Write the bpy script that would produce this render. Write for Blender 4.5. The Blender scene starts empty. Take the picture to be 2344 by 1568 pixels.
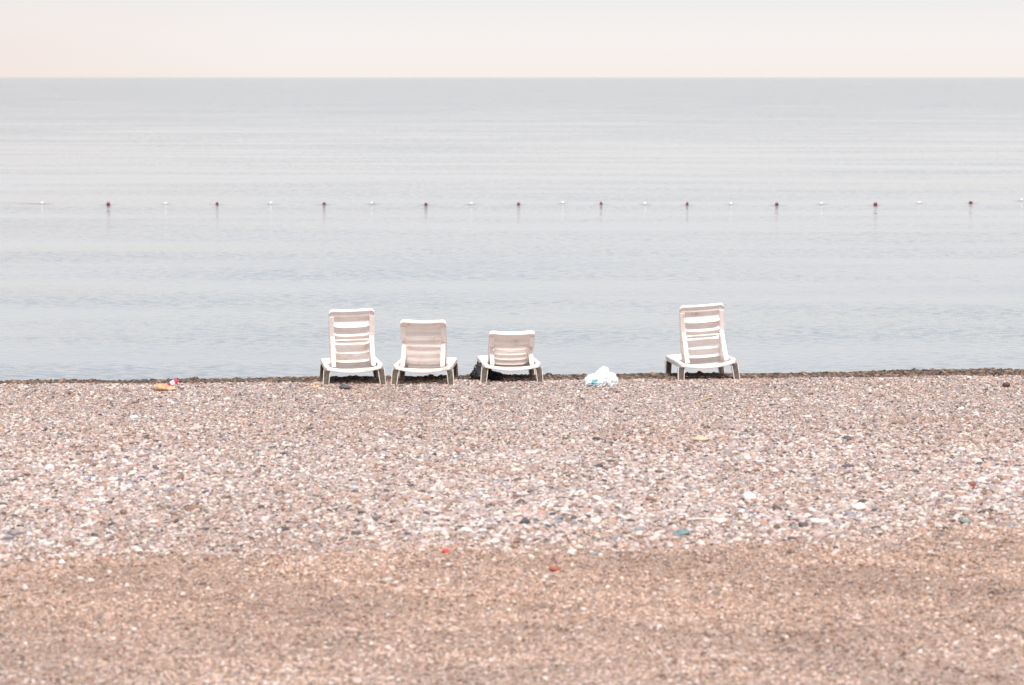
import bpy, bmesh, math, random
import numpy as np
from mathutils import Vector, Matrix, Euler, noise

R = math.radians
rng = np.random.default_rng(7)
random.seed(7)
scene = bpy.context.scene
col = scene.collection

# ------------------------------------------------------------------ camera
CAM_H = 3.4
LENS = 100.0
FPX = LENS / 36.0 * 2344.0            # focal length in pixels of a 2344 wide picture
PITCH = math.atan((784 - 177) / FPX)
cam_d = bpy.data.cameras.new('camera')
cam = bpy.data.objects.new('camera', cam_d)
col.objects.link(cam)
cam.location = (0, 0, CAM_H)
cam.rotation_euler = (math.pi / 2 - PITCH, 0, 0)
cam_d.lens = LENS
cam_d.sensor_width = 36.0
cam_d.clip_start = 0.5
cam_d.clip_end = 60000
cam_d.dof.use_dof = True
cam_d.dof.focus_distance = 36.5
cam_d.dof.aperture_fstop = 2.8
scene.camera = cam

# ------------------------------------------------------------------ world: hazy overcast sky
SUN_EL, SUN_AZ = 58.0, 174.0
world = bpy.data.worlds.new('World')
scene.world = world
world.use_nodes = True
wt = world.node_tree
for n in list(wt.nodes):
    wt.nodes.remove(n)
w_out = wt.nodes.new('ShaderNodeOutputWorld')
w_bg = wt.nodes.new('ShaderNodeBackground')
w_bg.inputs['Strength'].default_value = 0.1
w_sky = wt.nodes.new('ShaderNodeTexSky')
w_sky.sky_type = 'NISHITA'
w_sky.sun_disc = False
w_sky.sun_elevation = R(SUN_EL)
w_sky.sun_rotation = R(SUN_AZ)
w_sky.dust_density = 4.0
w_co = wt.nodes.new('ShaderNodeTexCoord')
w_sep = wt.nodes.new('ShaderNodeSeparateXYZ')
w_ramp = wt.nodes.new('ShaderNodeValToRGB')     # cloud veil by height above the horizon
cr = w_ramp.color_ramp
cr.interpolation = 'EASE'
stops = [(0.0, (0.96, 0.885, 0.84)), (0.012, (0.95, 0.905, 0.88)), (0.030, (0.88, 0.865, 0.865)),
         (0.10, (0.93, 0.88, 0.89)), (0.30, (0.60, 0.57, 0.655)), (1.0, (0.70, 0.72, 0.76))]
while len(cr.elements) < len(stops):
    cr.elements.new(0.5)
for e, (p, c) in zip(cr.elements, stops):
    e.position = p
    e.color = (*c, 1)
# a pink glow low on the left part of the sky
w_dir = wt.nodes.new('ShaderNodeMapRange')
w_dir.inputs['From Min'].default_value = -0.08
w_dir.inputs['From Max'].default_value = -0.26
w_low = wt.nodes.new('ShaderNodeMapRange')
w_low.inputs['From Min'].default_value = 0.035
w_low.inputs['From Max'].default_value = 0.012
w_mul = wt.nodes.new('ShaderNodeMath')
w_mul.operation = 'MULTIPLY'
w_glow = wt.nodes.new('ShaderNodeMix')
w_glow.data_type = 'RGBA'
w_glow.inputs['B'].default_value = (0.90, 0.76, 0.71, 1)
w_scale = wt.nodes.new('ShaderNodeVectorMath')
w_scale.operation = 'SCALE'
w_scale.inputs['Scale'].default_value = 5.5
w_mix = wt.nodes.new('ShaderNodeMix')
w_mix.data_type = 'RGBA'
w_mix.inputs['Factor'].default_value = 0.93
L = wt.links.new
L(w_co.outputs['Generated'], w_sep.inputs[0])
L(w_sep.outputs['Z'], w_ramp.inputs['Fac'])
L(w_sep.outputs['X'], w_dir.inputs['Value'])
L(w_sep.outputs['Z'], w_low.inputs['Value'])
L(w_dir.outputs[0], w_mul.inputs[0])
L(w_low.outputs[0], w_mul.inputs[1])
L(w_mul.outputs[0], w_glow.inputs['Factor'])
L(w_ramp.outputs['Color'], w_glow.inputs['A'])
L(w_glow.outputs['Result'], w_scale.inputs[0])
L(w_sky.outputs['Color'], w_mix.inputs['A'])
L(w_scale.outputs[0], w_mix.inputs['B'])
L(w_mix.outputs['Result'], w_bg.inputs['Color'])
L(w_bg.outputs[0], w_out.inputs['Surface'])

sun_d = bpy.data.lights.new('sun', 'SUN')
sun_d.energy = 2.6
sun_d.angle = R(10)
sun_d.color = (1.0, 0.95, 0.89)
sun = bpy.data.objects.new('sun', sun_d)
col.objects.link(sun)
sdir = Vector((math.sin(R(SUN_AZ)) * math.cos(R(SUN_EL)), math.cos(R(SUN_AZ)) * math.cos(R(SUN_EL)), math.sin(R(SUN_EL))))
sun.rotation_euler = (-sdir).to_track_quat('-Z', 'Y').to_euler()
sun.location = (0, 40, 60)

scene.view_settings.view_transform = 'Standard'
scene.view_settings.look = 'None'
scene.view_settings.exposure = 0.92
scene.view_settings.gamma = 1.0
scene.view_settings.use_curve_mapping = False
scene.render.engine = 'CYCLES'
scene.cycles.use_denoising = True
scene.cycles.use_light_tree = False
scene.cycles.max_bounces = 9
scene.cycles.diffuse_bounces = 6
scene.render.film_transparent = False


# ------------------------------------------------------------------ helpers
def mat(name):
    m = bpy.data.materials.new(name)
    m.use_nodes = True
    nt = m.node_tree
    return m, nt, nt.nodes['Principled BSDF']


def node(nt, kind, **kw):
    n = nt.nodes.new(kind)
    for k, v in kw.items():
        setattr(n, k, v)
    return n


def ramp(nt, stops):
    n = nt.nodes.new('ShaderNodeValToRGB')
    while len(n.color_ramp.elements) < len(stops):
        n.color_ramp.elements.new(0.5)
    for e, (p, c) in zip(n.color_ramp.elements, stops):
        e.position = p
        e.color = (*c, 1) if len(c) == 3 else c
    return n


def link_obj(name, me, m=None, parent=None):
    o = bpy.data.objects.new(name, me)
    col.objects.link(o)
    if m is not None:
        me.materials.append(m)
    if parent is not None:
        o.parent = parent
    return o


def bm_obj(name, bm, m, parent=None, smooth=True):
    bmesh.ops.recalc_face_normals(bm, faces=bm.faces)
    me = bpy.data.meshes.new(name)
    bm.to_mesh(me)
    bm.free()
    if smooth:
        me.polygons.foreach_set('use_smooth', [True] * len(me.polygons))
        try:
            me.set_sharp_from_angle(angle=R(38))
        except Exception:
            pass
    return link_obj(name, me, m, parent)


def tag(o, label=None, cat=None, group=None, kind=None):
    if label:
        o['label'] = label
    if cat:
        o['category'] = cat
    if group:
        o['group'] = group
    if kind:
        o['kind'] = kind
    return o


def empty(name, loc, rot=(0, 0, 0)):
    o = bpy.data.objects.new(name, None)
    o.empty_display_size = 0.2
    col.objects.link(o)
    o.location = loc
    o.rotation_euler = rot
    return o


def smooth01(a, b, x):
    t = np.clip((x - a) / (b - a), 0, 1)
    return t * t * (3 - 2 * t)


# smooth value noise in numpy, used for the lie of the beach and the pebble zones
_perm = rng.random((256, 256))


def vnoise(x, y):
    x = np.asarray(x, float)
    y = np.asarray(y, float)
    xi = np.floor(x).astype(int)
    yi = np.floor(y).astype(int)
    fx = x - xi
    fy = y - yi
    fx = fx * fx * (3 - 2 * fx)
    fy = fy * fy * (3 - 2 * fy)
    a = _perm[xi % 256, yi % 256]
    b = _perm[(xi + 1) % 256, yi % 256]
    c = _perm[xi % 256, (yi + 1) % 256]
    d = _perm[(xi + 1) % 256, (yi + 1) % 256]
    return (a * (1 - fx) + b * fx) * (1 - fy) + (c * (1 - fx) + d * fx) * fy


def fbm(x, y, o=3):
    s, a, t = 0, 0.5, 0
    for k in range(o):
        s = s + a * vnoise(x * 2 ** k + 13.1 * k, y * 2 ** k + 7.7 * k)
        t += a
        a *= 0.5
    return s / t - 0.5


WATER_Z = -0.62


def crest(x):
    xc = np.clip(x, -40, 40)
    return 31.76 + 0.085 * xc + 0.35 * fbm(xc * 0.5 + 40, xc * 0 + 3.3)


def strip_len(x):
    xc = np.clip(x, -12, 12)
    return 1.38 + 0.05 * xc + 0.35 * fbm(xc * 0.45 + 90, xc * 0 + 8.1) * 2


def terrain(x, y):
    x = np.asarray(x, float)
    y = np.asarray(y, float)
    c = crest(x)
    s = np.clip(strip_len(x), 0.55, 2.2)
    z = 0.05 * fbm(x * 0.35, y * 0.35) + 0.03 * fbm(x * 1.6 + 5, y * 1.6)
    z = z + 0.075 * fbm(x * 2.1 + 9, y * 1.9, 3) * (1 - smooth01(20, 23, y))       # trodden hollows in the sand
    z = z + 0.02 * np.clip(1 - np.abs(y - c + 0.5) / 1.2, 0, 1)
    d = y - c
    z = z - 0.055 * np.clip(d, 0, None)
    z = z - 0.25 * np.clip(d - s, 0, None)
    z = np.maximum(z, -6)
    return z


_cp, _sp = math.cos(PITCH), math.sin(PITCH)


def ray(px, py):
    """direction through a point of the 2344 x 1568 picture"""
    u = (px - 1172) / FPX
    v = (784 - py) / FPX
    return Vector((u, _cp + v * _sp, -_sp + v * _cp))


def on_plane(px, py, z):
    d = ray(px, py)
    t = (z - CAM_H) / d.z
    return Vector((d.x * t, d.y * t, z))


def on_beach(px, py):
    z = 0.0
    for _ in range(8):
        p = on_plane(px, py, z)
        z = float(terrain(p.x, p.y))
    p.z = z
    return p


def tz(x, y):
    return float(terrain(x, y))


# ------------------------------------------------------------------ materials
def plastic_material():
    m, nt, b = mat('white_plastic')
    co = node(nt, 'ShaderNodeTexCoord')
    n1 = node(nt, 'ShaderNodeTexNoise')
    n1.inputs['Scale'].default_value = 9
    n1.inputs['Detail'].default_value = 5
    r1 = ramp(nt, [(0.27, (0.70, 0.58, 0.49)), (0.38, (0.90, 0.82, 0.775)), (0.62, (0.93, 0.88, 0.85))])
    ge = node(nt, 'ShaderNodeNewGeometry')
    nt.links.new(ge.outputs['Position'], n1.inputs['Vector'])
    nt.links.new(n1.outputs['Fac'], r1.inputs['Fac'])
    nt.links.new(r1.outputs['Color'], b.inputs['Base Color'])
    b.inputs['Roughness'].default_value = 0.42
    tr = node(nt, 'ShaderNodeBsdfTranslucent')          # thin moulded plastic lets some light through
    tr.inputs['Color'].default_value = (0.97, 0.85, 0.77, 1)
    mx = node(nt, 'ShaderNodeMixShader')
    mx.inputs[0].default_value = 0.07
    outn = next(n for n in nt.nodes if n.type == 'OUTPUT_MATERIAL')
    nt.links.new(b.outputs[0], mx.inputs[1])
    nt.links.new(tr.outputs[0], mx.inputs[2])
    nt.links.new(mx.outputs[0], outn.inputs['Surface'])
    n2 = node(nt, 'ShaderNodeTexNoise')
    n2.inputs['Scale'].default_value = 240
    bp = node(nt, 'ShaderNodeBump')
    bp.inputs['Strength'].default_value = 0.3
    bp.inputs['Distance'].default_value = 0.0004
    nt.links.new(co.outputs['Object'], n2.inputs['Vector'])
    nt.links.new(n2.outputs['Fac'], bp.inputs['Height'])
    nt.links.new(bp.outputs['Normal'], b.inputs['Normal'])
    return m


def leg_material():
    m, nt, b = mat('shade_brown_plastic')
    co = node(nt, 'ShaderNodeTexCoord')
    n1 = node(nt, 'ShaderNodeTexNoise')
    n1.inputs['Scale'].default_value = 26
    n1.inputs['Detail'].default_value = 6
    r1 = ramp(nt, [(0.35, (0.085, 0.066, 0.052)), (0.7, (0.165, 0.135, 0.112))])  # shade of the hollow leg put into the colour as mottled dark brown
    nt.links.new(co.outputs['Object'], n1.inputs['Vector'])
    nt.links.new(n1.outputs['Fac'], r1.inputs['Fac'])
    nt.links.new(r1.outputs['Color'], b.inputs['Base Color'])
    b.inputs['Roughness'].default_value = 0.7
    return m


def simple_material(name, c1, c2, scale=12.0, rough=0.6, bump=0.0, bscale=40.0):
    m, nt, b = mat(name)
    co = node(nt, 'ShaderNodeTexCoord')
    n1 = node(nt, 'ShaderNodeTexNoise')
    n1.inputs['Scale'].default_value = scale
    n1.inputs['Detail'].default_value = 6
    r1 = ramp(nt, [(0.35, c1), (0.65, c2)])
    nt.links.new(co.outputs['Object'], n1.inputs['Vector'])
    nt.links.new(n1.outputs['Fac'], r1.inputs['Fac'])
    nt.links.new(r1.outputs['Color'], b.inputs['Base Color'])
    b.inputs['Roughness'].default_value = rough
    if bump:
        n2 = node(nt, 'ShaderNodeTexNoise')
        n2.inputs['Scale'].default_value = bscale
        bp = node(nt, 'ShaderNodeBump')
        bp.inputs['Strength'].default_value = bump
        nt.links.new(co.outputs['Object'], n2.inputs['Vector'])
        nt.links.new(n2.outputs['Fac'], bp.inputs['Height'])
        nt.links.new(bp.outputs['Normal'], b.inputs['Normal'])
    return m


def ground_material():
    """fine grit between and under the loose stones: brown sand near, shingle beyond, wet at the edge"""
    m, nt, b = mat('beach_grit')
    at = node(nt, 'ShaderNodeAttribute', attribute_name='zone')      # r = sand, g = wet
    sep = node(nt, 'ShaderNodeSeparateColor')
    geo = node(nt, 'ShaderNodeNewGeometry')
    vor = node(nt, 'ShaderNodeTexVoronoi')
    vor.inputs['Scale'].default_value = 90
    sp2 = node(nt, 'ShaderNodeSeparateColor')
    nz = node(nt, 'ShaderNodeTexNoise')
    nz.inputs['Scale'].default_value = 0.9
    nz.inputs['Detail'].default_value = 6
    rs = ramp(nt, [(0.0, (0.15, 0.10, 0.075)), (0.25, (0.27, 0.19, 0.145)), (0.6, (0.35, 0.255, 0.205)), (1.0, (0.45, 0.36, 0.30))])
    rp = ramp(nt, [(0.0, (0.13, 0.11, 0.10)), (0.3, (0.28, 0.23, 0.205)), (0.7, (0.38, 0.33, 0.305)), (1.0, (0.52, 0.49, 0.47))])
    rw = ramp(nt, [(0.0, (0.02, 0.016, 0.013)), (0.5, (0.07, 0.05, 0.035)), (1.0, (0.16, 0.12, 0.09))])
    m1 = node(nt, 'ShaderNodeMix', data_type='RGBA')
    m2 = node(nt, 'ShaderNodeMix', data_type='RGBA')
    mv = node(nt, 'ShaderNodeMix', data_type='RGBA', blend_type='MULTIPLY')
    mv.inputs['Factor'].default_value = 1.0
    rv = ramp(nt, [(0.3, (0.82, 0.80, 0.78)), (0.7, (1.0, 1.0, 1.0))])
    k = nt.links.new
    k(geo.outputs['Position'], vor.inputs['Vector'])
    k(geo.outputs['Position'], nz.inputs['Vector'])
    k(vor.outputs['Color'], sp2.inputs[0])
    for r_ in (rs, rp, rw):
        k(sp2.outputs[0], r_.inputs['Fac'])
    k(at.outputs['Color'], sep.inputs[0])
    k(rp.outputs['Color'], m1.inputs['A'])
    k(rs.outputs['Color'], m1.inputs['B'])
    k(sep.outputs[0], m1.inputs['Factor'])
    k(m1.outputs['Result'], m2.inputs['A'])
    k(rw.outputs['Color'], m2.inputs['B'])
    k(sep.outputs[1], m2.inputs['Factor'])
    k(nz.outputs['Fac'], rv.inputs['Fac'])
    k(m2.outputs['Result'], mv.inputs['A'])
    k(rv.outputs['Color'], mv.inputs['B'])
    k(mv.outputs['Result'], b.inputs['Base Color'])
    b.inputs['Roughness'].default_value = 0.85
    bp = node(nt, 'ShaderNodeBump')
    bp.inputs['Strength'].default_value = 0.8
    bp.inputs['Distance'].default_value = 0.01
    k(vor.outputs['Distance'], bp.inputs['Height'])
    bp.invert = True
    k(bp.outputs['Normal'], b.inputs['Normal'])
    return m


def stone_material(name, rough):
    m, nt, b = mat(name)
    at = node(nt, 'ShaderNodeAttribute', attribute_name='stone_color')
    at.attribute_type = 'INSTANCER'
    co = node(nt, 'ShaderNodeTexCoord')
    nz = node(nt, 'ShaderNodeTexNoise')
    nz.inputs['Scale'].default_value = 3.0
    nz.inputs['Detail'].default_value = 4
    rv = ramp(nt, [(0.3, (0.78, 0.78, 0.78)), (0.7, (1.08, 1.06, 1.04))])
    mv = node(nt, 'ShaderNodeMix', data_type='RGBA', blend_type='MULTIPLY')
    mv.inputs['Factor'].default_value = 1.0
    k = nt.links.new
    k(co.outputs['Object'], nz.inputs['Vector'])
    k(nz.outputs['Fac'], rv.inputs['Fac'])
    k(at.outputs['Color'], mv.inputs['A'])
    k(rv.outputs['Color'], mv.inputs['B'])
    k(mv.outputs['Result'], b.inputs['Base Color'])
    b.inputs['Roughness'].default_value = rough
    return m


def water_material():
    m, nt, b = mat('calm_sea')
    k = nt.links.new
    geo = node(nt, 'ShaderNodeNewGeometry')

    def slopes(scale_xy, amount, detail, off):
        mp = node(nt, 'ShaderNodeMapping')
        mp.inputs['Scale'].default_value = (scale_xy[0], scale_xy[1], 1)
        mp.inputs['Location'].default_value = (off, off * 0.7, off * 1.3)
        nz = node(nt, 'ShaderNodeTexNoise')
        nz.inputs['Scale'].default_value = 1.0
        nz.inputs['Detail'].default_value = detail
        nz.inputs['Roughness'].default_value = 0.6
        su = node(nt, 'ShaderNodeVectorMath', operation='SUBTRACT')
        su.inputs[1].default_value = (0.5, 0.5, 0.5)
        sc = node(nt, 'ShaderNodeVectorMath', operation='MULTIPLY')
        sc.inputs[1].default_value = (amount * 0.6, amount, 0)
        k(geo.outputs['Position'], mp.inputs['Vector'])
        k(mp.outputs[0], nz.inputs['Vector'])
        k(nz.outputs['Color'], su.inputs[0])
        k(su.outputs[0], sc.inputs[0])
        return sc.outputs[0]

    a = slopes((5.0, 12.0), 0.30, 5, 3.0)       # ripples
    c = slopes((0.045, 0.24), 0.13, 1.0, 11.0)    # long low swell
    # broad slicks and cat's-paws, drawn out along the shore
    mp = node(nt, 'ShaderNodeMapping')
    mp.inputs['Scale'].default_value = (0.045, 0.21, 1)
    nz = node(nt, 'ShaderNodeTexNoise')
    nz.inputs['Scale'].default_value = 1.0
    nz.inputs['Detail'].default_value = 2.5
    nz.inputs['Roughness'].default_value = 0.55
    k(geo.outputs['Position'], mp.inputs['Vector'])
    k(mp.outputs[0], nz.inputs['Vector'])
    mr = node(nt, 'ShaderNodeMapRange')
    mr.inputs['From Min'].default_value = 0.42
    mr.inputs['From Max'].default_value = 0.70
    mr.inputs['To Min'].default_value = 0.55
    mr.inputs['To Max'].default_value = 3.4
    k(nz.outputs['Fac'], mr.inputs['Value'])
    sc = node(nt, 'ShaderNodeVectorMath', operation='SCALE')
    k(a, sc.inputs[0])
    sy = node(nt, 'ShaderNodeSeparateXYZ')
    k(geo.outputs['Position'], sy.inputs[0])
    off = node(nt, 'ShaderNodeMapRange', interpolation_type='SMOOTHSTEP')
    off.inputs['From Min'].default_value = 65
    off.inputs['From Max'].default_value = 420
    off.inputs['To Min'].default_value = 1.0
    off.inputs['To Max'].default_value = 8.5
    k(sy.outputs['Y'], off.inputs['Value'])
    wm = node(nt, 'ShaderNodeMath', operation='MULTIPLY')
    k(mr.outputs[0], wm.inputs[0])
    k(off.outputs[0], wm.inputs[1])
    k(wm.outputs[0], sc.inputs['Scale'])
    ad = node(nt, 'ShaderNodeVectorMath', operation='ADD')
    k(sc.outputs[0], ad.inputs[0])
    k(c, ad.inputs[1])
    up = node(nt, 'ShaderNodeVectorMath', operation='ADD')
    up.inputs[1].default_value = (0, 0, 1)
    k(ad.outputs[0], up.inputs[0])
    no = node(nt, 'ShaderNodeVectorMath', operation='NORMALIZE')
    k(up.outputs[0], no.inputs[0])
    k(no.outputs[0], b.inputs['Normal'])
    b.inputs['Base Color'].default_value = (0.192, 0.243, 0.268, 1)
    b.inputs['Roughness'].default_value = 0.07
    b.inputs['IOR'].default_value = 1.33
    return m


M_plastic = plastic_material()
M_leg_shade = leg_material()
M_ground = ground_material()
M_stone = stone_material('dry_stone', 0.75)
M_wetstone = stone_material('wet_stone', 0.55)
M_water = water_material()

# ------------------------------------------------------------------ beach ground
xs = np.concatenate([-np.geomspace(9.2, 4000, 26)[::-1], np.arange(-9, 9.01, 0.12), np.geomspace(9.2, 4000, 26)])
ys = np.concatenate([[-400, -150, -60, -25, -8, 0, 5, 9], np.arange(11, 40, 0.12), [41, 44, 50, 60, 80]])
X, Y = np.meshgrid(xs, ys)


def sand_amount(x, y):
    """1 on the brown sand nearest the camera, 0 on the shingle"""
    edge = 21.0 + 0.11 * x + 1.0 * fbm(x * 0.55 + 30, y * 0.9) * 2 + 0.9 * fbm(x * 2.2, y * 1.5 + 9)
    return 1 - smooth01(-1.0, 1.1, y - edge)


def wet_amount(x, y):
    return smooth01(-0.05, 0.12, y - crest(x) + 0.25 * fbm(x * 3 + 3, y * 3))


Z = terrain(X, Y)
ny, nx = X.shape
co = np.stack([X.ravel(), Y.ravel(), Z.ravel()], 1)
idx = np.arange(nx * ny).reshape(ny, nx)
quads = np.stack([idx[:-1, :-1].ravel(), idx[:-1, 1:].ravel(), idx[1:, 1:].ravel(), idx[1:, :-1].ravel()], 1)


def grid_mesh(name, co, quads):
    me = bpy.data.meshes.new(name)
    me.vertices.add(len(co))
    me.vertices.foreach_set('co', co.astype(np.float32).ravel())
    me.loops.add(quads.size)
    me.loops.foreach_set('vertex_index', quads.astype(np.int32).ravel())
    me.polygons.add(len(quads))
    me.polygons.foreach_set('loop_start', np.arange(0, quads.size, 4, dtype=np.int32))
    me.update(calc_edges=True)
    me.polygons.foreach_set('use_smooth', np.ones(len(quads), bool))
    return me


me = grid_mesh('beach', co, quads)
zone = me.attributes.new('zone', 'FLOAT_COLOR', 'POINT')
zc = np.zeros((len(co), 4), np.float32)
zc[:, 0] = sand_amount(co[:, 0], co[:, 1])
zc[:, 1] = wet_amount(co[:, 0], co[:, 1])
zc[:, 3] = 1
zone.data.foreach_set('color', zc.ravel())
tag(link_obj('beach', me, M_ground), kind='structure')

# ------------------------------------------------------------------ sea
wxs = np.array([-30000, -6000, -1500, -400, -100, -30, 0, 30, 100, 400, 1500, 6000, 30000], float)
wys = np.array([30.5, 34, 40, 60, 100, 200, 500, 1500, 5000, 15000, 40000], float)
WX, WY = np.meshgrid(wxs, wys)
wco = np.stack([WX.ravel(), WY.ravel(), np.full(WX.size, WATER_Z)], 1)
wi = np.arange(WX.size).reshape(WX.shape)
wq = np.stack([wi[:-1, :-1].ravel(), wi[:-1, 1:].ravel(), wi[1:, 1:].ravel(), wi[1:, :-1].ravel()], 1)
tag(link_obj('sea_water', grid_mesh('sea_water', wco, wq), M_water), kind='structure')


# ------------------------------------------------------------------ loose stones (geometry-node instances on points)
def stone_shape(seed):
    bm = bmesh.new()
    bmesh.ops.create_icosphere(bm, subdivisions=2, radius=1.0)
    for v in bm.verts:
        d = v.co.normalized()
        f = 1 + 0.26 * noise.noise(d * 1.2 + Vector((seed * 3.7, seed, 1))) + 0.10 * noise.noise(d * 2.8 + Vector((seed, 5, seed)))
        v.co = d * f
    me = bpy.data.meshes.new('stone_shape')
    bmesh.ops.recalc_face_normals(bm, faces=bm.faces)
    bm.to_mesh(me)
    bm.free()
    me.polygons.foreach_set('use_smooth', [True] * len(me.polygons))
    return me


def stones_node_group(shape_name, material, seed):
    """points -> instances of one lumpy pebble, a few variants made from an ico sphere moved by noise"""
    ng = bpy.data.node_groups.new(shape_name, 'GeometryNodeTree')
    ng.interface.new_socket('Geometry', in_out='INPUT', socket_type='NodeSocketGeometry')
    ng.interface.new_socket('Geometry', in_out='OUTPUT', socket_type='NodeSocketGeometry')
    k = ng.links.new
    gi = ng.nodes.new('NodeGroupInput')
    go = ng.nodes.new('NodeGroupOutput')
    g2i = ng.nodes.new('GeometryNodeGeometryToInstance')
    for v in range(7):
        ico = ng.nodes.new('GeometryNodeMeshIcoSphere')
        ico.inputs['Radius'].default_value = 1.0
        ico.inputs['Subdivisions'].default_value = 2
        pos = ng.nodes.new('GeometryNodeInputPosition')
        nz = ng.nodes.new('ShaderNodeTexNoise')
        nz.noise_dimensions = '4D'
        nz.inputs['W'].default_value = seed + v * 4.3
        nz.inputs['Scale'].default_value = 0.85
        nz.inputs['Detail'].default_value = 2.0
        sub = ng.nodes.new('ShaderNodeVectorMath')
        sub.operation = 'SUBTRACT'
        sub.inputs[1].default_value = (0.5, 0.5, 0.5)
        sc = ng.nodes.new('ShaderNodeVectorMath')
        sc.operation = 'SCALE'
        sc.inputs['Scale'].default_value = 1.15
        sp = ng.nodes.new('GeometryNodeSetPosition')
        ss = ng.nodes.new('GeometryNodeSetShadeSmooth')
        sm = ng.nodes.new('GeometryNodeSetMaterial')
        sm.inputs['Material'].default_value = material
        k(pos.outputs[0], nz.inputs['Vector'])
        k(nz.outputs['Color'], sub.inputs[0])
        k(sub.outputs[0], sc.inputs[0])
        k(ico.outputs['Mesh'], sp.inputs['Geometry'])
        k(sc.outputs[0], sp.inputs['Offset'])
        k(sp.outputs[0], ss.inputs[0])
        k(ss.outputs[0], sm.inputs['Geometry'])
        k(sm.outputs[0], g2i.inputs[0])
    iop = ng.nodes.new('GeometryNodeInstanceOnPoints')
    iop.inputs['Pick Instance'].default_value = True
    na = []
    for nm, t in (('stone_size', 'FLOAT_VECTOR'), ('stone_turn', 'FLOAT_VECTOR'), ('stone_kind', 'INT')):
        a = ng.nodes.new('GeometryNodeInputNamedAttribute')
        a.data_type = t
        a.inputs['Name'].default_value = nm
        na.append(a)
    e2r = ng.nodes.new('FunctionNodeEulerToRotation')
    k(na[1].outputs['Attribute'], e2r.inputs[0])
    k(gi.outputs[0], iop.inputs['Points'])
    k(g2i.outputs[0], iop.inputs['Instance'])
    k(na[2].outputs['Attribute'], iop.inputs['Instance Index'])
    k(e2r.outputs[0], iop.inputs['Rotation'])
    k(na[0].outputs['Attribute'], iop.inputs['Scale'])
    k(iop.outputs[0], go.inputs[0])
    return ng


def scatter(name, pts, size, colr, material, seed, flat=(0.42, 0.75), tilt=0.30, sink=0.25):
    n = len(pts)
    a = rng.uniform(0.95, 1.45, n) * size
    b = rng.uniform(0.70, 1.0, n) * size
    c = rng.uniform(flat[0], flat[1], n) * size
    z = terrain(pts[:, 0], pts[:, 1]) + c * sink
    co = np.stack([pts[:, 0], pts[:, 1], z], 1).astype(np.float32)
    me = bpy.data.meshes.new(name)
    me.vertices.add(n)
    me.vertices.foreach_set('co', co.ravel())
    at = me.attributes.new('stone_size', 'FLOAT_VECTOR', 'POINT')
    at.data.foreach_set('vector', np.stack([a, b, c], 1).astype(np.float32).ravel())
    at = me.attributes.new('stone_turn', 'FLOAT_VECTOR', 'POINT')
    tr = np.stack([rng.normal(0, tilt, n), rng.normal(0, tilt, n), rng.uniform(0, 6.283, n)], 1)
    at.data.foreach_set('vector', tr.astype(np.float32).ravel())
    at = me.attributes.new('stone_kind', 'INT', 'POINT')
    at.data.foreach_set('value', rng.integers(0, 7, n).astype(np.int32))
    at = me.attributes.new('stone_color', 'FLOAT_COLOR', 'POINT')
    cc = np.ones((n, 4), np.float32)
    cc[:, :3] = colr
    at.data.foreach_set('color', cc.ravel())
    o = link_obj(name, me, material)
    md = o.modifiers.new('stones', 'NODES')
    md.node_group = stones_node_group(name, material, seed)
    tag(o, kind='stuff')
    return o


def palette(n, cols, w, jitter=0.10):
    w = np.array(w, float)
    i = rng.choice(len(cols), n, p=w / w.sum())
    c = np.array(cols)[i]
    c = c * np.exp(rng.normal(0, jitter, (n, 1))) * np.exp(rng.normal(0, 0.025, (n, 3)))
    return np.clip(c, 0.01, 0.82)


DRY = [(0.355, 0.290, 0.278), (0.43, 0.375, 0.365), (0.58, 0.555, 0.54), (0.33, 0.245, 0.195), (0.22, 0.15, 0.12),
       (0.25, 0.26, 0.29), (0.085, 0.08, 0.085), (0.45, 0.28, 0.22)]
half = lambda y: 0.186 * y + 0.9


def rand_area(n, y0, y1):
    y = rng.uniform(y0, y1, n)
    x = rng.uniform(-1, 1, n) * half(y1)
    keep = np.abs(x) < half(y)
    return np.stack([x[keep], y[keep]], 1)


# shingle: small near the crest, coarser and whiter in the broad middle band
P = rand_area(500000, 18.2, 33.4)
sa = sand_amount(P[:, 0], P[:, 1])
we = wet_amount(P[:, 0], P[:, 1])
keep = (rng.random(len(P)) > sa * 0.988) & (rng.random(len(P)) > we)
P = P[keep]
band = smooth01(29.5, 25.0, P[:, 1]) if False else 1 - smooth01(25.0, 29.5, P[:, 1])
patch = np.clip(0.5 + 1.6 * fbm(P[:, 0] * 0.5 + 60, P[:, 1] * 0.42 + 20), 0, 1)
coarse = np.clip(band * (0.35 + 0.9 * patch) + 0.12 * (P[:, 0] < -3) , 0, 1.2)
size = np.exp(rng.normal(0, 0.38, len(P))) * (0.0080 + 0.0052 * coarse)
size = np.clip(size, 0.005, 0.05)
C = palette(len(P), DRY, [30, 24, 15, 12, 14, 10, 9.0, 3])
white = rng.random(len(P)) < 0.13 * coarse
C[white] = palette(int(white.sum()), [(0.60, 0.575, 0.57), (0.52, 0.50, 0.515), (0.45, 0.435, 0.445)], [3, 2, 1])
brown = np.clip(1.9 * fbm(P[:, 0] * 0.7 + 10, P[:, 1] * 1.1 + 50), 0, 1)[:, None]
C = C * (1 - brown * np.array([[0.08, 0.17, 0.24]])) * np.array([[1.07, 1.015, 0.99]])
scatter('pebbles', P, size, C, M_stone, 1.0)

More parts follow.
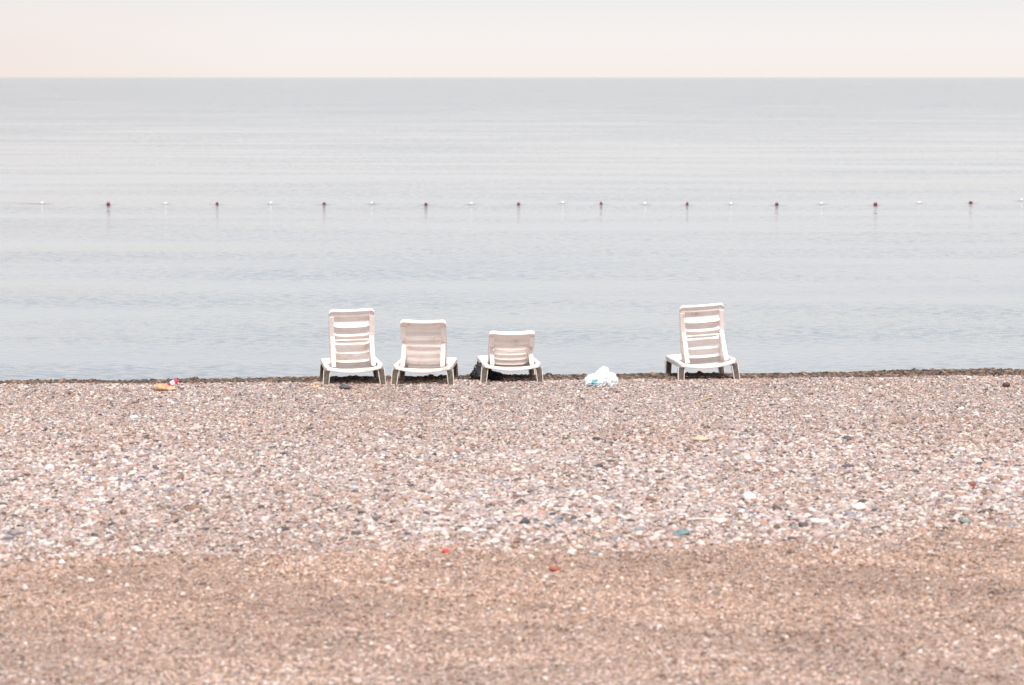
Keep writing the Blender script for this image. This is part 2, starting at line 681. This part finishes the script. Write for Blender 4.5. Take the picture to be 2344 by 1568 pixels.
# coarse gravel grains on the brown sand
P = rand_area(230000, 13.6, 22.3)
sa = sand_amount(P[:, 0], P[:, 1])
P = P[rng.random(len(P)) < sa]
size = np.clip(np.exp(rng.normal(0, 0.38, len(P))) * 0.0070, 0.003, 0.017)
near = 1 - smooth01(15.0, 18.5, P[:, 1])
C = palette(len(P), [(0.37, 0.262, 0.205), (0.42, 0.32, 0.27), (0.30, 0.20, 0.15), (0.15, 0.10, 0.08), (0.46, 0.385, 0.35), (0.60, 0.55, 0.52), (0.15, 0.14, 0.145)],
            [34, 26, 16, 14, 10, 3.5, 5])
dark = np.clip(2.6 * fbm(P[:, 0] * 0.8 + 25, P[:, 1] * 1.5 + 70, 4), -0.5, 1)[:, None]
C = C * (1 - 0.33 * dark) * np.array([[1.13, 1.06, 1.04]])
C = C * (1 + near[:, None] * np.array([[0.05, 0.13, 0.2]]))
scatter('gravel', P, size, np.clip(C, 0, 0.8), M_stone, 20.0)

# dark wet shingle between the crest and the water
yy = rng.uniform(30.6, 38.0, 150000)
P = np.stack([rng.uniform(-8.3, 8.3, len(yy)), yy], 1)
we = wet_amount(P[:, 0], P[:, 1])
d = P[:, 1] - crest(P[:, 0])
P = P[(rng.random(len(P)) < we) & (d < strip_len(P[:, 0]) + 2.6)]
size = np.clip(np.exp(rng.normal(0, 0.38, len(P))) * 0.0125, 0.006, 0.045)
C = palette(len(P), [(0.125, 0.078, 0.048), (0.20, 0.125, 0.08), (0.055, 0.036, 0.026), (0.28, 0.18, 0.12), (0.02, 0.017, 0.015), (0.33, 0.26, 0.21), (0.07, 0.06, 0.056)],
            [28, 20, 24, 7, 18, 2, 8])
scatter('wet_shingle', P, size, C, M_wetstone, 40.0)


# ------------------------------------------------------------------ mesh helpers for objects
def prism(bm, loop, ext):
    """closed solid from a planar loop of points swept by a vector"""
    e = Vector(ext)
    a = [bm.verts.new(Vector(p)) for p in loop]
    b = [bm.verts.new(Vector(p) + e) for p in loop]
    n = len(loop)
    fs = [bm.faces.new(a), bm.faces.new(b[::-1])]
    for i in range(n):
        j = (i + 1) % n
        fs.append(bm.faces.new((a[i], b[i], b[j], a[j])))
    return fs


def sweep(bm, path, section, closed=False, frames=None):
    """rings of a closed section (list of (a,b)) along a path; frames gives (A,B) axes per point"""
    rings = []
    for p, (A, B) in zip(path, frames):
        rings.append([bm.verts.new(Vector(p) + A * s[0] + B * s[1]) for s in section])
    m = len(section)
    for i in range(len(rings) - (0 if closed else 1)):
        r0, r1 = rings[i], rings[(i + 1) % len(rings)]
        for j in range(m):
            q = (j + 1) % m
            bm.faces.new((r0[j], r0[q], r1[q], r1[j]))
    if not closed:
        bm.faces.new(rings[0][::-1])
        bm.faces.new(rings[-1])


def rsec(w, h, r, n=3):
    """rounded rectangle section"""
    out = []
    for cx, cy, a0 in ((w / 2 - r, h / 2 - r, 0), (-w / 2 + r, h / 2 - r, 90), (-w / 2 + r, -h / 2 + r, 180), (w / 2 - r, -h / 2 + r, 270)):
        for i in range(n + 1):
            a = R(a0 + 90 * i / n)
            out.append((cx + r * math.cos(a), cy + r * math.sin(a)))
    return out


def bar(bm, p, q, w, h, side=Vector((1, 0, 0)), r=0.006):
    p, q = Vector(p), Vector(q)
    t = (q - p).normalized()
    A = (side - t * side.dot(t)).normalized()
    B = t.cross(A)
    sweep(bm, [p, q], rsec(w, h, r), frames=[(A, B)] * 2)


# ------------------------------------------------------------------ the plastic sun loungers
HW = 0.300          # rail centre line
RAIL_Z = 0.232
LEN = 1.72
PIV_Y, PIV_Z = 0.52, 0.228


def frame_mesh():
    bm = bmesh.new()
    sec = rsec(0.05, 0.062, 0.012)
    X1, Z1 = Vector((1, 0, 0)), Vector((0, 0, 1))
    path, frames = [], []
    # left rail front->rear, bowed rear beam, right rail rear->front, front beam, closed
    pts = []
    for y in (LEN - 0.07, 1.2, 0.8, 0.4, 0.08):
        pts.append((-HW, y, RAIL_Z))
    for i in range(13):
        t = -1 + 2 * i / 12
        bow = 1 - t * t
        pts.append((t * (HW - 0.02), 0.012 - 0.065 * bow, RAIL_Z - 0.004 - 0.034 * bow))
    for y in (0.08, 0.4, 0.8, 1.2, LEN - 0.07):
        pts.append((HW, y, RAIL_Z))
    for i in range(9):
        t = 1 - 2 * i / 8
        bow = 1 - t * t
        pts.append((t * (HW - 0.03), LEN - 0.02 + 0.04 * bow, RAIL_Z))
    n = len(pts)
    for i in range(n):
        p = Vector(pts[i])
        t = (Vector(pts[(i + 1) % n]) - Vector(pts[i - 1])).normalized()
        A = t.cross(Z1).normalized()
        path.append(p)
        frames.append((A, Z1 * (0.62 if p.y < 0.03 else 1.0)))
    sweep(bm, path, sec, closed=True, frames=frames)
    return bm


def leg_mesh(side, y0, face):
    """hollow tapered leg: outer and inner cheek, web on the seaward side, open to the rear"""
    bm = bmesh.new()
    zt, zb = RAIL_Z - 0.02, -0.09
    splay = 0.030
    wt, wb = 0.135, 0.055        # width along the lounger at top and foot
    for xo, th in ((0.031, 0.006), (-0.038, 0.006)):
        xt = side * (HW + xo)
        xb = side * (HW + xo * 0.8 + splay)
        if face > 0:
            loop = [(xt, y0, zt), (xt, y0 + wt, zt), ((xt + xb) / 2, y0 + wt * 0.66, (zt + zb) / 2 + 0.03), (xb, y0 + 0.01 + wb, zb), (xb, y0 + 0.01, zb)]
        else:
            loop = [(xt, y0 - wt, zt), (xt, y0, zt), (xb, y0 - 0.01, zb), (xb, y0 - 0.01 - wb, zb), ((xt + xb) / 2, y0 - wt * 0.66, (zt + zb) / 2 + 0.03)]
        prism(bm, loop, (side * th, 0, 0))
    return bm


def web_mesh(side, y0, face):
    bm = bmesh.new()
    zt, zb = RAIL_Z - 0.028, -0.09
    splay = 0.030
    dy = 0.005 if face > 0 else -0.075
    yb = 0.014 if face > 0 else -0.05
    a, b_ = -0.0315, 0.0305
    loop = [(side * (HW + a), y0 + dy, zt), (side * (HW + b_), y0 + dy, zt),
            (side * (HW + b_ * 0.8 + splay), y0 + yb, zb), (side * (HW + a * 0.8 + splay), y0 + yb, zb)]
    prism(bm, loop, (0, 0.007, 0))
    return bm


BW, BL = 0.510, 0.712     # backrest width and length
SLATS = 6


def back_xf(alpha):
    u = Vector((0, -math.cos(alpha), math.sin(alpha)))
    n = Vector((0, -math.sin(alpha), -math.cos(alpha)))
    o = Vector((0, PIV_Y, PIV_Z))
    return lambda x, U, N: o + u * U + n * N + Vector((x, 0, 0))


def bowN(x):
    return 0.020 * max(0.0, 1 - (x / (BW / 2)) ** 2)


def backrest_mesh(f):
    """ring frame with rounded top corners: two stiles, deep top rail, bottom rail"""
    bm = bmesh.new()
    so = 0.058
    top = 0.082
    r = 0.052
    # outline of half width at height U
    def halfw(U):
        d = U - (BL - r)
        w = BW / 2 - 0.012 * (1 - min(1, U / 0.3)) ** 2
        if d <= 0:
            return w
        return w - (r - math.sqrt(max(0, r * r - d * d)))
    th = 0.042
    Us = [-0.045, 0.0, 0.04, 0.12, 0.2, 0.3, 0.4, 0.5, 0.58, BL - top]
    for s in (-1, 1):
        rings = []
        for U in Us:
            wo = halfw(U)
            wi = wo - so
            ch = 0.006
            sec = [(wo - ch, -th / 2), (wo, -th / 2 + ch), (wo, th / 2 - ch), (wo - ch, th / 2), (wi + ch, th / 2), (wi, th / 2 - ch), (wi, -th / 2 + ch), (wi + ch, -th / 2)]
            rings.append([bm.verts.new(f(s * x, U, N + bowN(x))) for x, N in sec])
        for a, b in zip(rings[:-1], rings[1:]):
            for j in range(8):
                q = (j + 1) % 8
                bm.faces.new((a[j], a[q], b[q], b[j]))
        bm.faces.new(rings[0])
        bm.faces.new(rings[-1][::-1])
    # top rail: columns across x, section in (U,N)
    nxs = 32
    cols_ = []
    for i in range(nxs + 1):
        x = BW / 2 * math.sin(math.pi / 2 * (2 * i / nxs - 1))
        x = max(-BW / 2 + 0.0008, min(BW / 2 - 0.0008, x))
        d = max(0.0, abs(x) - (BW / 2 - r))
        Ut = BL - (r - math.sqrt(max(0, r * r - d * d)))
        Ub = BL - top - 0.0005
        Ut = max(Ut, Ub + 0.01)
        b_ = bowN(x)
        sec = [(Ub, -0.012), (Ub, 0.004), (Ub + 0.012, 0.0125), (Ut - 0.030, 0.002), (Ut - 0.016, 0.013), (Ut - 0.006, th / 2 + 0.002), (Ut, th / 2 - 0.004), (Ut, -th / 2 + 0.004), (Ut - 0.005, -th / 2), (Ut - 0.03, -0.016)]
        sec = [(max(U, Ub), N) for U, N in sec]
        cols_.append([bm.verts.new(f(x, U, N + b_)) for U, N in sec])
    for a, b in zip(cols_[:-1], cols_[1:]):
        m_ = len(a)
        for j in range(m_):
            q = (j + 1) % m_
            bm.faces.new((a[j], a[q], b[q], b[j]))
    bm.faces.new(cols_[0])
    bm.faces.new(cols_[-1][::-1])
    return bm


def slat_mesh(f, k):
    """louvre slat: flat above, its lower lip turned out towards the rear"""
    bm = bmesh.new()
    top = BL - 0.084
    pitch = (top + 0.03) / SLATS
    U0 = top - k * pitch
    xw = BW / 2 - 0.0545
    prof = []
    n = 12
    for i in range(n + 1):
        t = i / n
        prof.append((U0 - pitch * 1.02 * t, -0.016 + 0.056 * t ** 3.2))
    back = [(U + 0.001, N - 0.005) for U, N in prof[::-1]]
    sec = prof + back
    cols_ = []
    for i in range(13):
        x = -xw + 2 * xw * i / 12
        e = 1 - abs(x / xw) ** 8
        cols_.append([bm.verts.new(f(x, U, (N if N < -0.002 else -0.002 + (N + 0.002) * (0.45 + 0.55 * e)) + bowN(x) * 1.15)) for U, N in sec])
    for a, b in zip(cols_[:-1], cols_[1:]):
        m_ = len(a)
        for j in range(m_):
            q = (j + 1) % m_
            bm.faces.new((a[j], a[q], b[q], b[j]))
    bm.faces.new(cols_[0])
    bm.faces.new(cols_[-1][::-1])
    return bm


def seat_slat_mesh(y, w):
    bm = bmesh.new()
    xw = HW - 0.028
    path, fr = [], []
    for i in range(9):
        t = -1 + 2 * i / 8
        path.append(Vector((t * xw, y, RAIL_Z + 0.022 - 0.014 * (1 - t * t))))
        fr.append((Vector((0, 1, 0)), Vector((0, 0, 1))))
    sweep(bm, path, rsec(w, 0.012, 0.004, 2), frames=fr)
    return bm


def strut_points(alpha, f):
    top = f(0, 0.385, 0.030)
    Ls = 0.40
    zb = RAIL_Z + 0.026
    dz = top.z - zb
    dy = math.sqrt(max(0.0016, Ls * Ls - dz * dz))
    return top, Vector((0, max(-0.02, top.y - dy), zb))


def make_lounger(name, loc, yaw, roll, alpha, pitchdown, label):
    a = R(alpha)
    f = back_xf(a)
    root = empty(name, loc)
    root.rotation_euler = (Matrix.Rotation(R(yaw), 3, 'Z') @ Matrix.Rotation(R(roll), 3, 'Y') @ Matrix.Rotation(R(-pitchdown), 3, 'X')).to_euler()
    tag(root, label, 'sun lounger', 'white plastic sun loungers facing the sea')
    bm_obj('frame', frame_mesh(), M_plastic, root)
    for s in (-1, 1):
        for y0, face in ((0.0, 1), (LEN - 0.18, 1)):
            lg = bm_obj('leg', leg_mesh(s, y0, face), M_plastic, root, smooth=False)
            bm_obj('leg_web', web_mesh(s, y0, face), M_leg_shade, lg, smooth=False)
    bk = bm_obj('backrest', backrest_mesh(f), M_plastic, root)
    for k in range(SLATS):
        bm_obj('slat', slat_mesh(f, k), M_plastic, bk)
    # seat: shallow pan rail with cross slats
    bm = bmesh.new()
    bar(bm, (0, PIV_Y + 0.04, RAIL_Z - 0.001), (0, LEN - 0.05, RAIL_Z - 0.001), 0.06, 0.016)
    st = bm_obj('seat', bm, M_plastic, root)
    ns = 10
    for k in range(ns):
        y = PIV_Y + 0.085 + k * (LEN - PIV_Y - 0.16) / (ns - 1)
        bm_obj('slat', seat_slat_mesh(y, 0.114), M_plastic, st)
    # added panel behind the backrest, blocks sun from the ground under the lounger
    bm = bmesh.new()
    path, fr = [], []
    for i in range(13):
        t_ = -1 + 2 * i / 12
        path.append(Vector((t_ * (HW - 0.027), 0.225 - 0.012 * (1 - t_ * t_), RAIL_Z - 0.024 - 0.012 * (1 - t_ * t_))))
        fr.append((Vector((0, 1, 0)), Vector((0, 0, 1))))
    sweep(bm, path, rsec(0.32, 0.014, 0.005, 2), frames=fr)
    bm_obj('rear_sun_block', bm, M_plastic, root)
    # prop that holds the backrest up
    tp, bt = strut_points(a, f)
    for s in (-1, 1):
        bm = bmesh.new()
        xs_ = s * (BW / 2 - 0.040)
        bar(bm, (xs_, tp.y, tp.z), (s * (BW / 2 - 0.034), bt.y, bt.z - 0.012), 0.046, 0.020, r=0.005)
        bm_obj('prop_strut', bm, M_plastic, root)
    bm = bmesh.new()
    t = (bt - tp).normalized()
    c0 = tp + t * 0.05
    bar(bm, (-(BW / 2 - 0.064), c0.y, c0.z), ((BW / 2 - 0.064), c0.y, c0.z), 0.014, 0.016, side=t, r=0.004)
    bm_obj('prop_crossbar', bm, M_plastic, root)
    return root


def chair_at(px, py, yaw, roll, alpha, label, sink=0.042, pd=2.8):
    p = on_beach(px, py)
    q = Vector((p.x, p.y + LEN - 0.1, tz(p.x, p.y + LEN - 0.1)))
    if pd is None:
        pd = math.degrees(math.atan((p.z - q.z) / (LEN - 0.1)))
    p.z -= sink
    return make_lounger('sun_lounger', p, yaw, roll, alpha, pd, label)


chair_at(812, 881, 5.5, -1.5, 65, 'upright white plastic sun lounger at the far left of the row')
chair_at(967, 881, -1.0, 0.4, 48, 'white plastic sun lounger with half raised backrest, second from the left')
chair_at(1172, 876, 3.0, 0.0, 33, 'lowest reclined white sun lounger with black bag beneath it')
chair_at(1624, 870, 2.4, -4.0, 68, 'upright tilted white sun lounger standing alone right of the white bag')


# ------------------------------------------------------------------ bags and litter
def blob(bm, centre, rad, seed, crumple=0.10, freq=3.0, flat=True, sub=4):
    r = bmesh.ops.create_icosphere(bm, subdivisions=sub, radius=1.0)
    sd = Vector((seed * 1.7, seed * 0.9, seed * 2.3))
    for v in r['verts']:
        d = v.co.normalized()
        n1 = noise.noise(d * freq * 0.5 + sd)
        n2 = abs(noise.noise(d * freq + sd * 2))
        n3 = abs(noise.noise(d * freq * 2.6 + sd * 3))
        f = 1 + crumple * (1.2 * n1 - 1.6 * n2 - 0.9 * n3 + 0.7)
        v.co = Vector((centre[0] + d.x * rad[0] * f, centre[1] + d.y * rad[1] * f, centre[2] + d.z * rad[2] * f))
        if flat and v.co.z < 0:
            v.co.z *= 0.12
    return r['verts']


def white_bag_material():
    m, nt, b = mat('white_film_bag')
    k = nt.links.new
    co = node(nt, 'ShaderNodeTexCoord')
    nz = node(nt, 'ShaderNodeTexNoise')
    nz.inputs['Scale'].default_value = 17
    nz.inputs['Detail'].default_value = 3
    sub = node(nt, 'ShaderNodeVectorMath', operation='DISTANCE')
    sub.inputs[1].default_value = (-0.072, -0.15, 0.052)
    mr = node(nt, 'ShaderNodeMapRange')
    mr.inputs['From Min'].default_value = 0.07
    mr.inputs['From Max'].default_value = 0.05
    r1 = ramp(nt, [(0.42, (0, 0, 0)), (0.50, (1, 1, 1))])
    mu = node(nt, 'ShaderNodeMath', operation='MULTIPLY')
    mx = node(nt, 'ShaderNodeMix', data_type='RGBA')
    mx.inputs['A'].default_value = (0.72, 0.78, 0.79, 1)
    mx.inputs['B'].default_value = (0.14, 0.36, 0.44, 1)
    k(co.outputs['Object'], nz.inputs['Vector'])
    k(co.outputs['Object'], sub.inputs[0])
    k(sub.outputs['Value'], mr.inputs['Value'])
    k(nz.outputs['Fac'], r1.inputs['Fac'])
    k(r1.outputs['Color'], mu.inputs[0])
    k(mr.outputs[0], mu.inputs[1])
    k(mu.outputs[0], mx.inputs['Factor'])
    k(mx.outputs['Result'], b.inputs['Base Color'])
    b.inputs['Roughness'].default_value = 0.4
    b.inputs['Subsurface Weight'].default_value = 0.3
    b.inputs['Subsurface Radius'].default_value = (0.05, 0.05, 0.05)
    return m


p = on_beach(1377, 883)
bm = bmesh.new()
for cx, cz, rx, ry, rz, sd_, lean in ((-0.070, 0.045, 0.120, 0.13, 0.085, 2.0, 0.25), (-0.020, 0.080, 0.090, 0.10, 0.112, 8.0, 0.30), (0.105, 0.055, 0.080, 0.10, 0.085, 5.0, -0.1)):
    vs = blob(bm, (cx, 0.01 * sd_ / 4, cz), (rx, ry, rz), sd_, 0.13, 1.8, sub=5)
    for v in vs:
        q = Vector((v.co.x * 16, v.co.y * 16, v.co.z * 22 + sd_))
        w = 1 - abs(noise.noise(q)) * 2
        d = (v.co - Vector((cx, 0, cz)))
        v.co += d.normalized() * (0.016 * max(0, w - 0.55) + 0.005 * noise.noise(q * 2.7))
        v.co.x += lean * max(0, v.co.z - 0.03)
o = bm_obj('plastic_bag', bm, white_bag_material())
o.location = p
tag(o, 'white plastic bag with a faded blue print lying on the pebbles', 'plastic bag')

M_black = simple_material('black_film_bag', (0.006, 0.006, 0.007), (0.011, 0.011, 0.013), 30, 0.45)
p = on_beach(1105, 875)
p.y += 0.34
p.z = tz(p.x, p.y)
bm = bmesh.new()
blob(bm, (0.0, 0, 0.055), (0.145, 0.16, 0.085), 3.0, 0.18, 3.0)
blob(bm, (-0.02, 0.02, 0.100), (0.085, 0.09, 0.085), 6.0, 0.2, 3.0)
blob(bm, (0.10, 0.0, 0.035), (0.12, 0.12, 0.060), 9.0, 0.2, 3.0)
o = bm_obj('rubbish_bag', bm, M_black)
o.location = p
tag(o, 'black rubbish bag slumped under the lowest sun lounger', 'rubbish bag')

M_tan = simple_material('tan_wrapper', (0.50, 0.27, 0.13), (0.66, 0.43, 0.26), 18, 0.5)
p = on_beach(377, 894)
bm = bmesh.new()
blob(bm, (-0.03, 0, 0.03), (0.080, 0.07, 0.042), 4.0, 0.22, 3.0, sub=3)
blob(bm, (0.05, -0.01, 0.02), (0.068, 0.06, 0.028), 7.0, 0.22, 3.0, sub=3)
o = bm_obj('wrapper', bm, M_tan)
o.location = p
tag(o, 'crumpled tan wrapper lying on the pebbles left of the loungers', 'wrapper')


def carton(px, py):
    """crushed drinks carton: white body with red bands and a red cap end"""
    p = on_beach(px, py)
    root = empty('drink_carton', p + Vector((0, 0, 0.034)), (R(0), R(-28), R(12)))
    tag(root, 'crushed red and white drink carton beside the tan wrapper', 'carton')
    mw = simple_material('carton_white', (0.74, 0.70, 0.70), (0.82, 0.79, 0.78), 30, 0.45)
    mr_ = simple_material('carton_red', (0.62, 0.03, 0.07), (0.72, 0.06, 0.11), 30, 0.4)
    def seg(x0, x1, h0, h1, nm, m, par):
        bm = bmesh.new()
        rings = []
        for t in (0, 0.33, 0.66, 1):
            x = x0 + (x1 - x0) * t
            h = h0 + (h1 - h0) * t
            k_ = 1 + 0.16 * noise.noise(Vector((x * 60, 3, 1)))
            rings.append([bm.verts.new((x, a * k_, b / k_)) for a, b in rsec(h * 1.2, h, 0.006, 2)])
        for a, b in zip(rings[:-1], rings[1:]):
            for j in range(len(a)):
                q = (j + 1) % len(a)
                bm.faces.new((a[j], a[q], b[q], b[j]))
        bm.faces.new(rings[0])
        bm.faces.new(rings[-1])
        return bm_obj(nm, bm, m, par)
    seg(-0.030, 0.018, 0.046, 0.050, 'body', mw, root)
    seg(-0.056, -0.0305, 0.030, 0.046, 'base_band', mr_, root)
    seg(0.0185, 0.058, 0.052, 0.046, 'cap_end', mr_, root)


carton(396, 883)


# ------------------------------------------------------------------ single stones and bits that stand out on the shingle
def single(name, cat, px, py, size, c1, c2, label, seed, yaw=0.0, rough=0.7):
    p = on_beach(px, py)
    bm = bmesh.new()
    bmesh.ops.create_icosphere(bm, subdivisions=3, radius=1.0)
    sd = Vector((seed * 2.1, seed, seed * 0.7))
    for v in bm.verts:
        d = v.co.normalized()
        f = 1 + 0.28 * noise.noise(d * 1.1 + sd) + 0.10 * noise.noise(d * 2.7 + sd)
        v.co = Vector((d.x * size[0] * f, d.y * size[1] * f, d.z * size[2] * f))
    o = bm_obj(name, bm, simple_material(name + '_surface', c1, c2, 20, rough))
    o.location = p + Vector((0, 0, size[2] * 0.55 + 0.006))
    o.rotation_euler = (0.1 * math.sin(seed), 0.12 * math.cos(seed * 2), yaw)
    return tag(o, label, cat)


single('flat_stone', 'stone', 1560, 1225, (0.062, 0.05, 0.022), (0.10, 0.17, 0.18), (0.17, 0.25, 0.26), 'flat teal grey stone where the pebbles meet the brown sand', 1.3, 0.2)
single('flat_stone', 'stone', 2210, 1199, (0.05, 0.04, 0.018), (0.13, 0.19, 0.17), (0.20, 0.26, 0.24), 'green grey flat stone near the right edge of the shingle', 2.9)
single('flat_stone', 'stone', 1603, 1011, (0.085, 0.06, 0.028), (0.50, 0.36, 0.25), (0.60, 0.45, 0.33), 'long tan flat stone on the pebbles below the lone upright lounger', 4.1, 0.1)
single('stone', 'stone', 2303, 886, (0.045, 0.04, 0.030), (0.07, 0.04, 0.03), (0.11, 0.065, 0.05), 'dark brown stone by itself near the wet strip at the right', 5.2)
single('stone', 'stone', 1940, 1010, (0.042, 0.04, 0.032), (0.08, 0.065, 0.07), (0.13, 0.10, 0.11), 'dark purplish stone right of the long tan stone', 6.6)
single('stone', 'stone', 2225, 1116, (0.034, 0.03, 0.030), (0.18, 0.06, 0.04), (0.26, 0.09, 0.06), 'dark red brown stone at the right among white pebbles', 7.7)
single('stone', 'stone', 1268, 1309, (0.040, 0.03, 0.024), (0.28, 0.08, 0.045), (0.36, 0.12, 0.07), 'rust red stone alone on the brown sand', 8.8)
single('stone', 'stone', 1715, 1145, (0.058, 0.05, 0.036), (0.74, 0.72, 0.70), (0.80, 0.79, 0.77), 'large bright white stone below the lone upright lounger', 9.4)
single('stone', 'stone', 1968, 1168, (0.060, 0.05, 0.034), (0.68, 0.66, 0.63), (0.76, 0.74, 0.72), 'large white stone at the sandy end of the shingle', 10.3, 0.4)
single('stone', 'stone', 1880, 1203, (0.070, 0.05, 0.026), (0.60, 0.57, 0.54), (0.70, 0.67, 0.65), 'long pale stone half sunk at the edge of the brown sand', 11.1)
single('stone', 'stone', 790, 891, (0.060, 0.05, 0.030), (0.06, 0.06, 0.07), (0.11, 0.10, 0.11), 'dark grey stone in front of the leftmost lounger', 12.5)
single('plastic_chip', 'litter', 722, 889, (0.052, 0.03, 0.016), (0.60, 0.30, 0.13), (0.70, 0.38, 0.19), 'small orange plastic scrap by the leftmost lounger leg', 13.5, 0.3)
single('bottle_cap', 'bottle cap', 1020, 1266, (0.024, 0.022, 0.018), (0.60, 0.05, 0.05), (0.68, 0.08, 0.07), 'bright red bottle cap on the brown sand', 14.5)
single('stone', 'stone', 142, 1292, (0.024, 0.02, 0.018), (0.76, 0.74, 0.72), (0.80, 0.79, 0.77), 'small white stone at the far left of the brown sand', 15.5)
single('stone', 'stone', 306, 960, (0.042, 0.036, 0.026), (0.72, 0.70, 0.69), (0.79, 0.77, 0.76), 'white stone below the tan wrapper', 16.5)


def stick(px, py, px2, py2, r, c, label):
    a = on_beach(px, py)
    b = on_beach(px2, py2)
    a.z += 0.022
    b.z += 0.022
    bm = bmesh.new()
    t = (b - a)
    rr = [(r * math.cos(2 * math.pi * i / 7), r * math.sin(2 * math.pi * i / 7)) for i in range(7)]
    n = t.normalized()
    A = n.cross(Vector((0, 0, 1))).normalized()
    B = n.cross(A)
    pts = [t * s + Vector((0, 0, 0.008 * math.sin(3.14 * s))) for s in (0, 0.25, 0.5, 0.75, 1)]
    sweep(bm, pts, rr, frames=[(A, B)] * 5)
    o = bm_obj('dry_stick', bm, simple_material('stick_surface', c, tuple(min(1, v * 1.2) for v in c), 20, 0.7))
    o.location = a
    return tag(o, label, 'stick')


stick(1577, 1195, 1653, 1196, 0.007, (0.62, 0.53, 0.47), 'pale straight stick lying just above the teal grey stone')
stick(1590, 926, 1632, 914, 0.006, (0.60, 0.42, 0.22), 'thin yellow stick on the pebbles below the lone lounger')


# ------------------------------------------------------------------ swimming line: floats on a rope
M_red = simple_material('red_float', (0.15, 0.008, 0.015), (0.22, 0.014, 0.024), 20, 0.45)
M_white = simple_material('white_float', (0.76, 0.75, 0.73), (0.82, 0.81, 0.79), 20, 0.45)
M_rope = simple_material('wet_rope', (0.16, 0.14, 0.13), (0.26, 0.24, 0.22), 50, 0.8)


def float_mesh(r, length):
    """barrel float lying along x: rounded body with a collar and eye at each end"""
    prof = [(-length / 2, 0.25), (-length / 2 + 0.01, 0.34), (-length * 0.42, 0.38), (-length * 0.40, 0.72), (-length * 0.28, 0.95), (0, 1.0),
            (length * 0.28, 0.95), (length * 0.40, 0.72), (length * 0.42, 0.38), (length / 2 - 0.01, 0.34), (length / 2, 0.25)]
    bm = bmesh.new()
    rings = []
    for x, k_ in prof:
        rings.append([bm.verts.new((x, r * k_ * math.cos(2 * math.pi * i / 16), r * k_ * math.sin(2 * math.pi * i / 16))) for i in range(16)])
    for a, b in zip(rings[:-1], rings[1:]):
        for j in range(16):
            q = (j + 1) % 16
            bm.faces.new((a[j], a[q], b[q], b[j]))
    bm.faces.new(rings[0])
    bm.faces.new(rings[-1])
    return bm


ORD = ['leftmost', 'second from left', 'third from left', 'fourth from left', 'fifth from left', 'sixth from left', 'seventh from left',
       'eighth from left', 'ninth from left', 'tenth from left', 'rightmost']
reds = [(248, 469.5, 9, 9), (497, 468, 6.5, 7), (742, 468, 7.5, 6.5), (975, 469.5, 7.5, 7), (1187, 468.5, 7, 7), (1376, 467.5, 5, 8),
        (1573, 469, 5.5, 9), (1778, 470, 8, 8.5), (2004, 470, 9, 8.5), (2222, 465.5, 9, 6.5)]
whites = [(97, 466.5), (379, 467.5), (620, 467), (851, 467), (1079, 468), (1288, 466), (1476, 468), (1673, 468), (1880, 467.5), (2104, 466), (2338, 459.5)]
line = []
for i, (px, py, w, h) in enumerate(reds):
    p = on_plane(px, py, WATER_Z)
    mpp = p.y / FPX
    o = bm_obj('buoy', float_mesh(h * mpp * 0.50, w * mpp * 1.0), M_red)
    o.location = p + Vector((0, 0, h * mpp * 0.28))
    o.rotation_euler = (0, 0.15 * math.sin(i * 2.3), 0.3 * math.sin(i * 1.7))
    tag(o, ('rightmost' if i == 9 else ORD[i]) + ' of the dark red floats on the swimming line', 'float', 'dark red floats of the swimming line')
    line.append(p)
for i, (px, py) in enumerate(whites):
    p = on_plane(px, py, WATER_Z)
    mpp = p.y / FPX
    o = bm_obj('buoy', float_mesh(6 * mpp * 0.5, 6 * mpp), M_white)
    o.location = p + Vector((0, 0, 7 * mpp * 0.3))
    o.rotation_euler = (0, 0.12 * math.sin(i * 3.1), 0.3 * math.sin(i * 1.3))
    tag(o, ORD[i] + ' of the small white floats on the swimming line', 'float', 'small white floats of the swimming line')
    line.append(p)
line.sort(key=lambda v: v.x)
ext0 = line[0] + (line[0] - line[1]) * 3
ext1 = line[-1] + (line[-1] - line[-2]) * 3
line = [ext0] + line + [ext1]
bm = bmesh.new()
pts = []
for a, b in zip(line[:-1], line[1:]):
    for s in (0, 0.25, 0.5, 0.75):
        q = a.lerp(b, s)
        q.z = WATER_Z + 0.004 - 0.014 * math.sin(math.pi * s)
        pts.append(q)
pts.append(line[-1] + Vector((0, 0, 0.012)))
sec = [(0.0045 * math.cos(2 * math.pi * i / 6), 0.0045 * math.sin(2 * math.pi * i / 6)) for i in range(6)]
sweep(bm, pts, sec, frames=[(Vector((0, 1, 0)), Vector((0, 0, 1)))] * len(pts))
o = bm_obj('float_rope', bm, M_rope)
tag(o, 'thin rope on the water stringing the red and white floats together', 'rope')
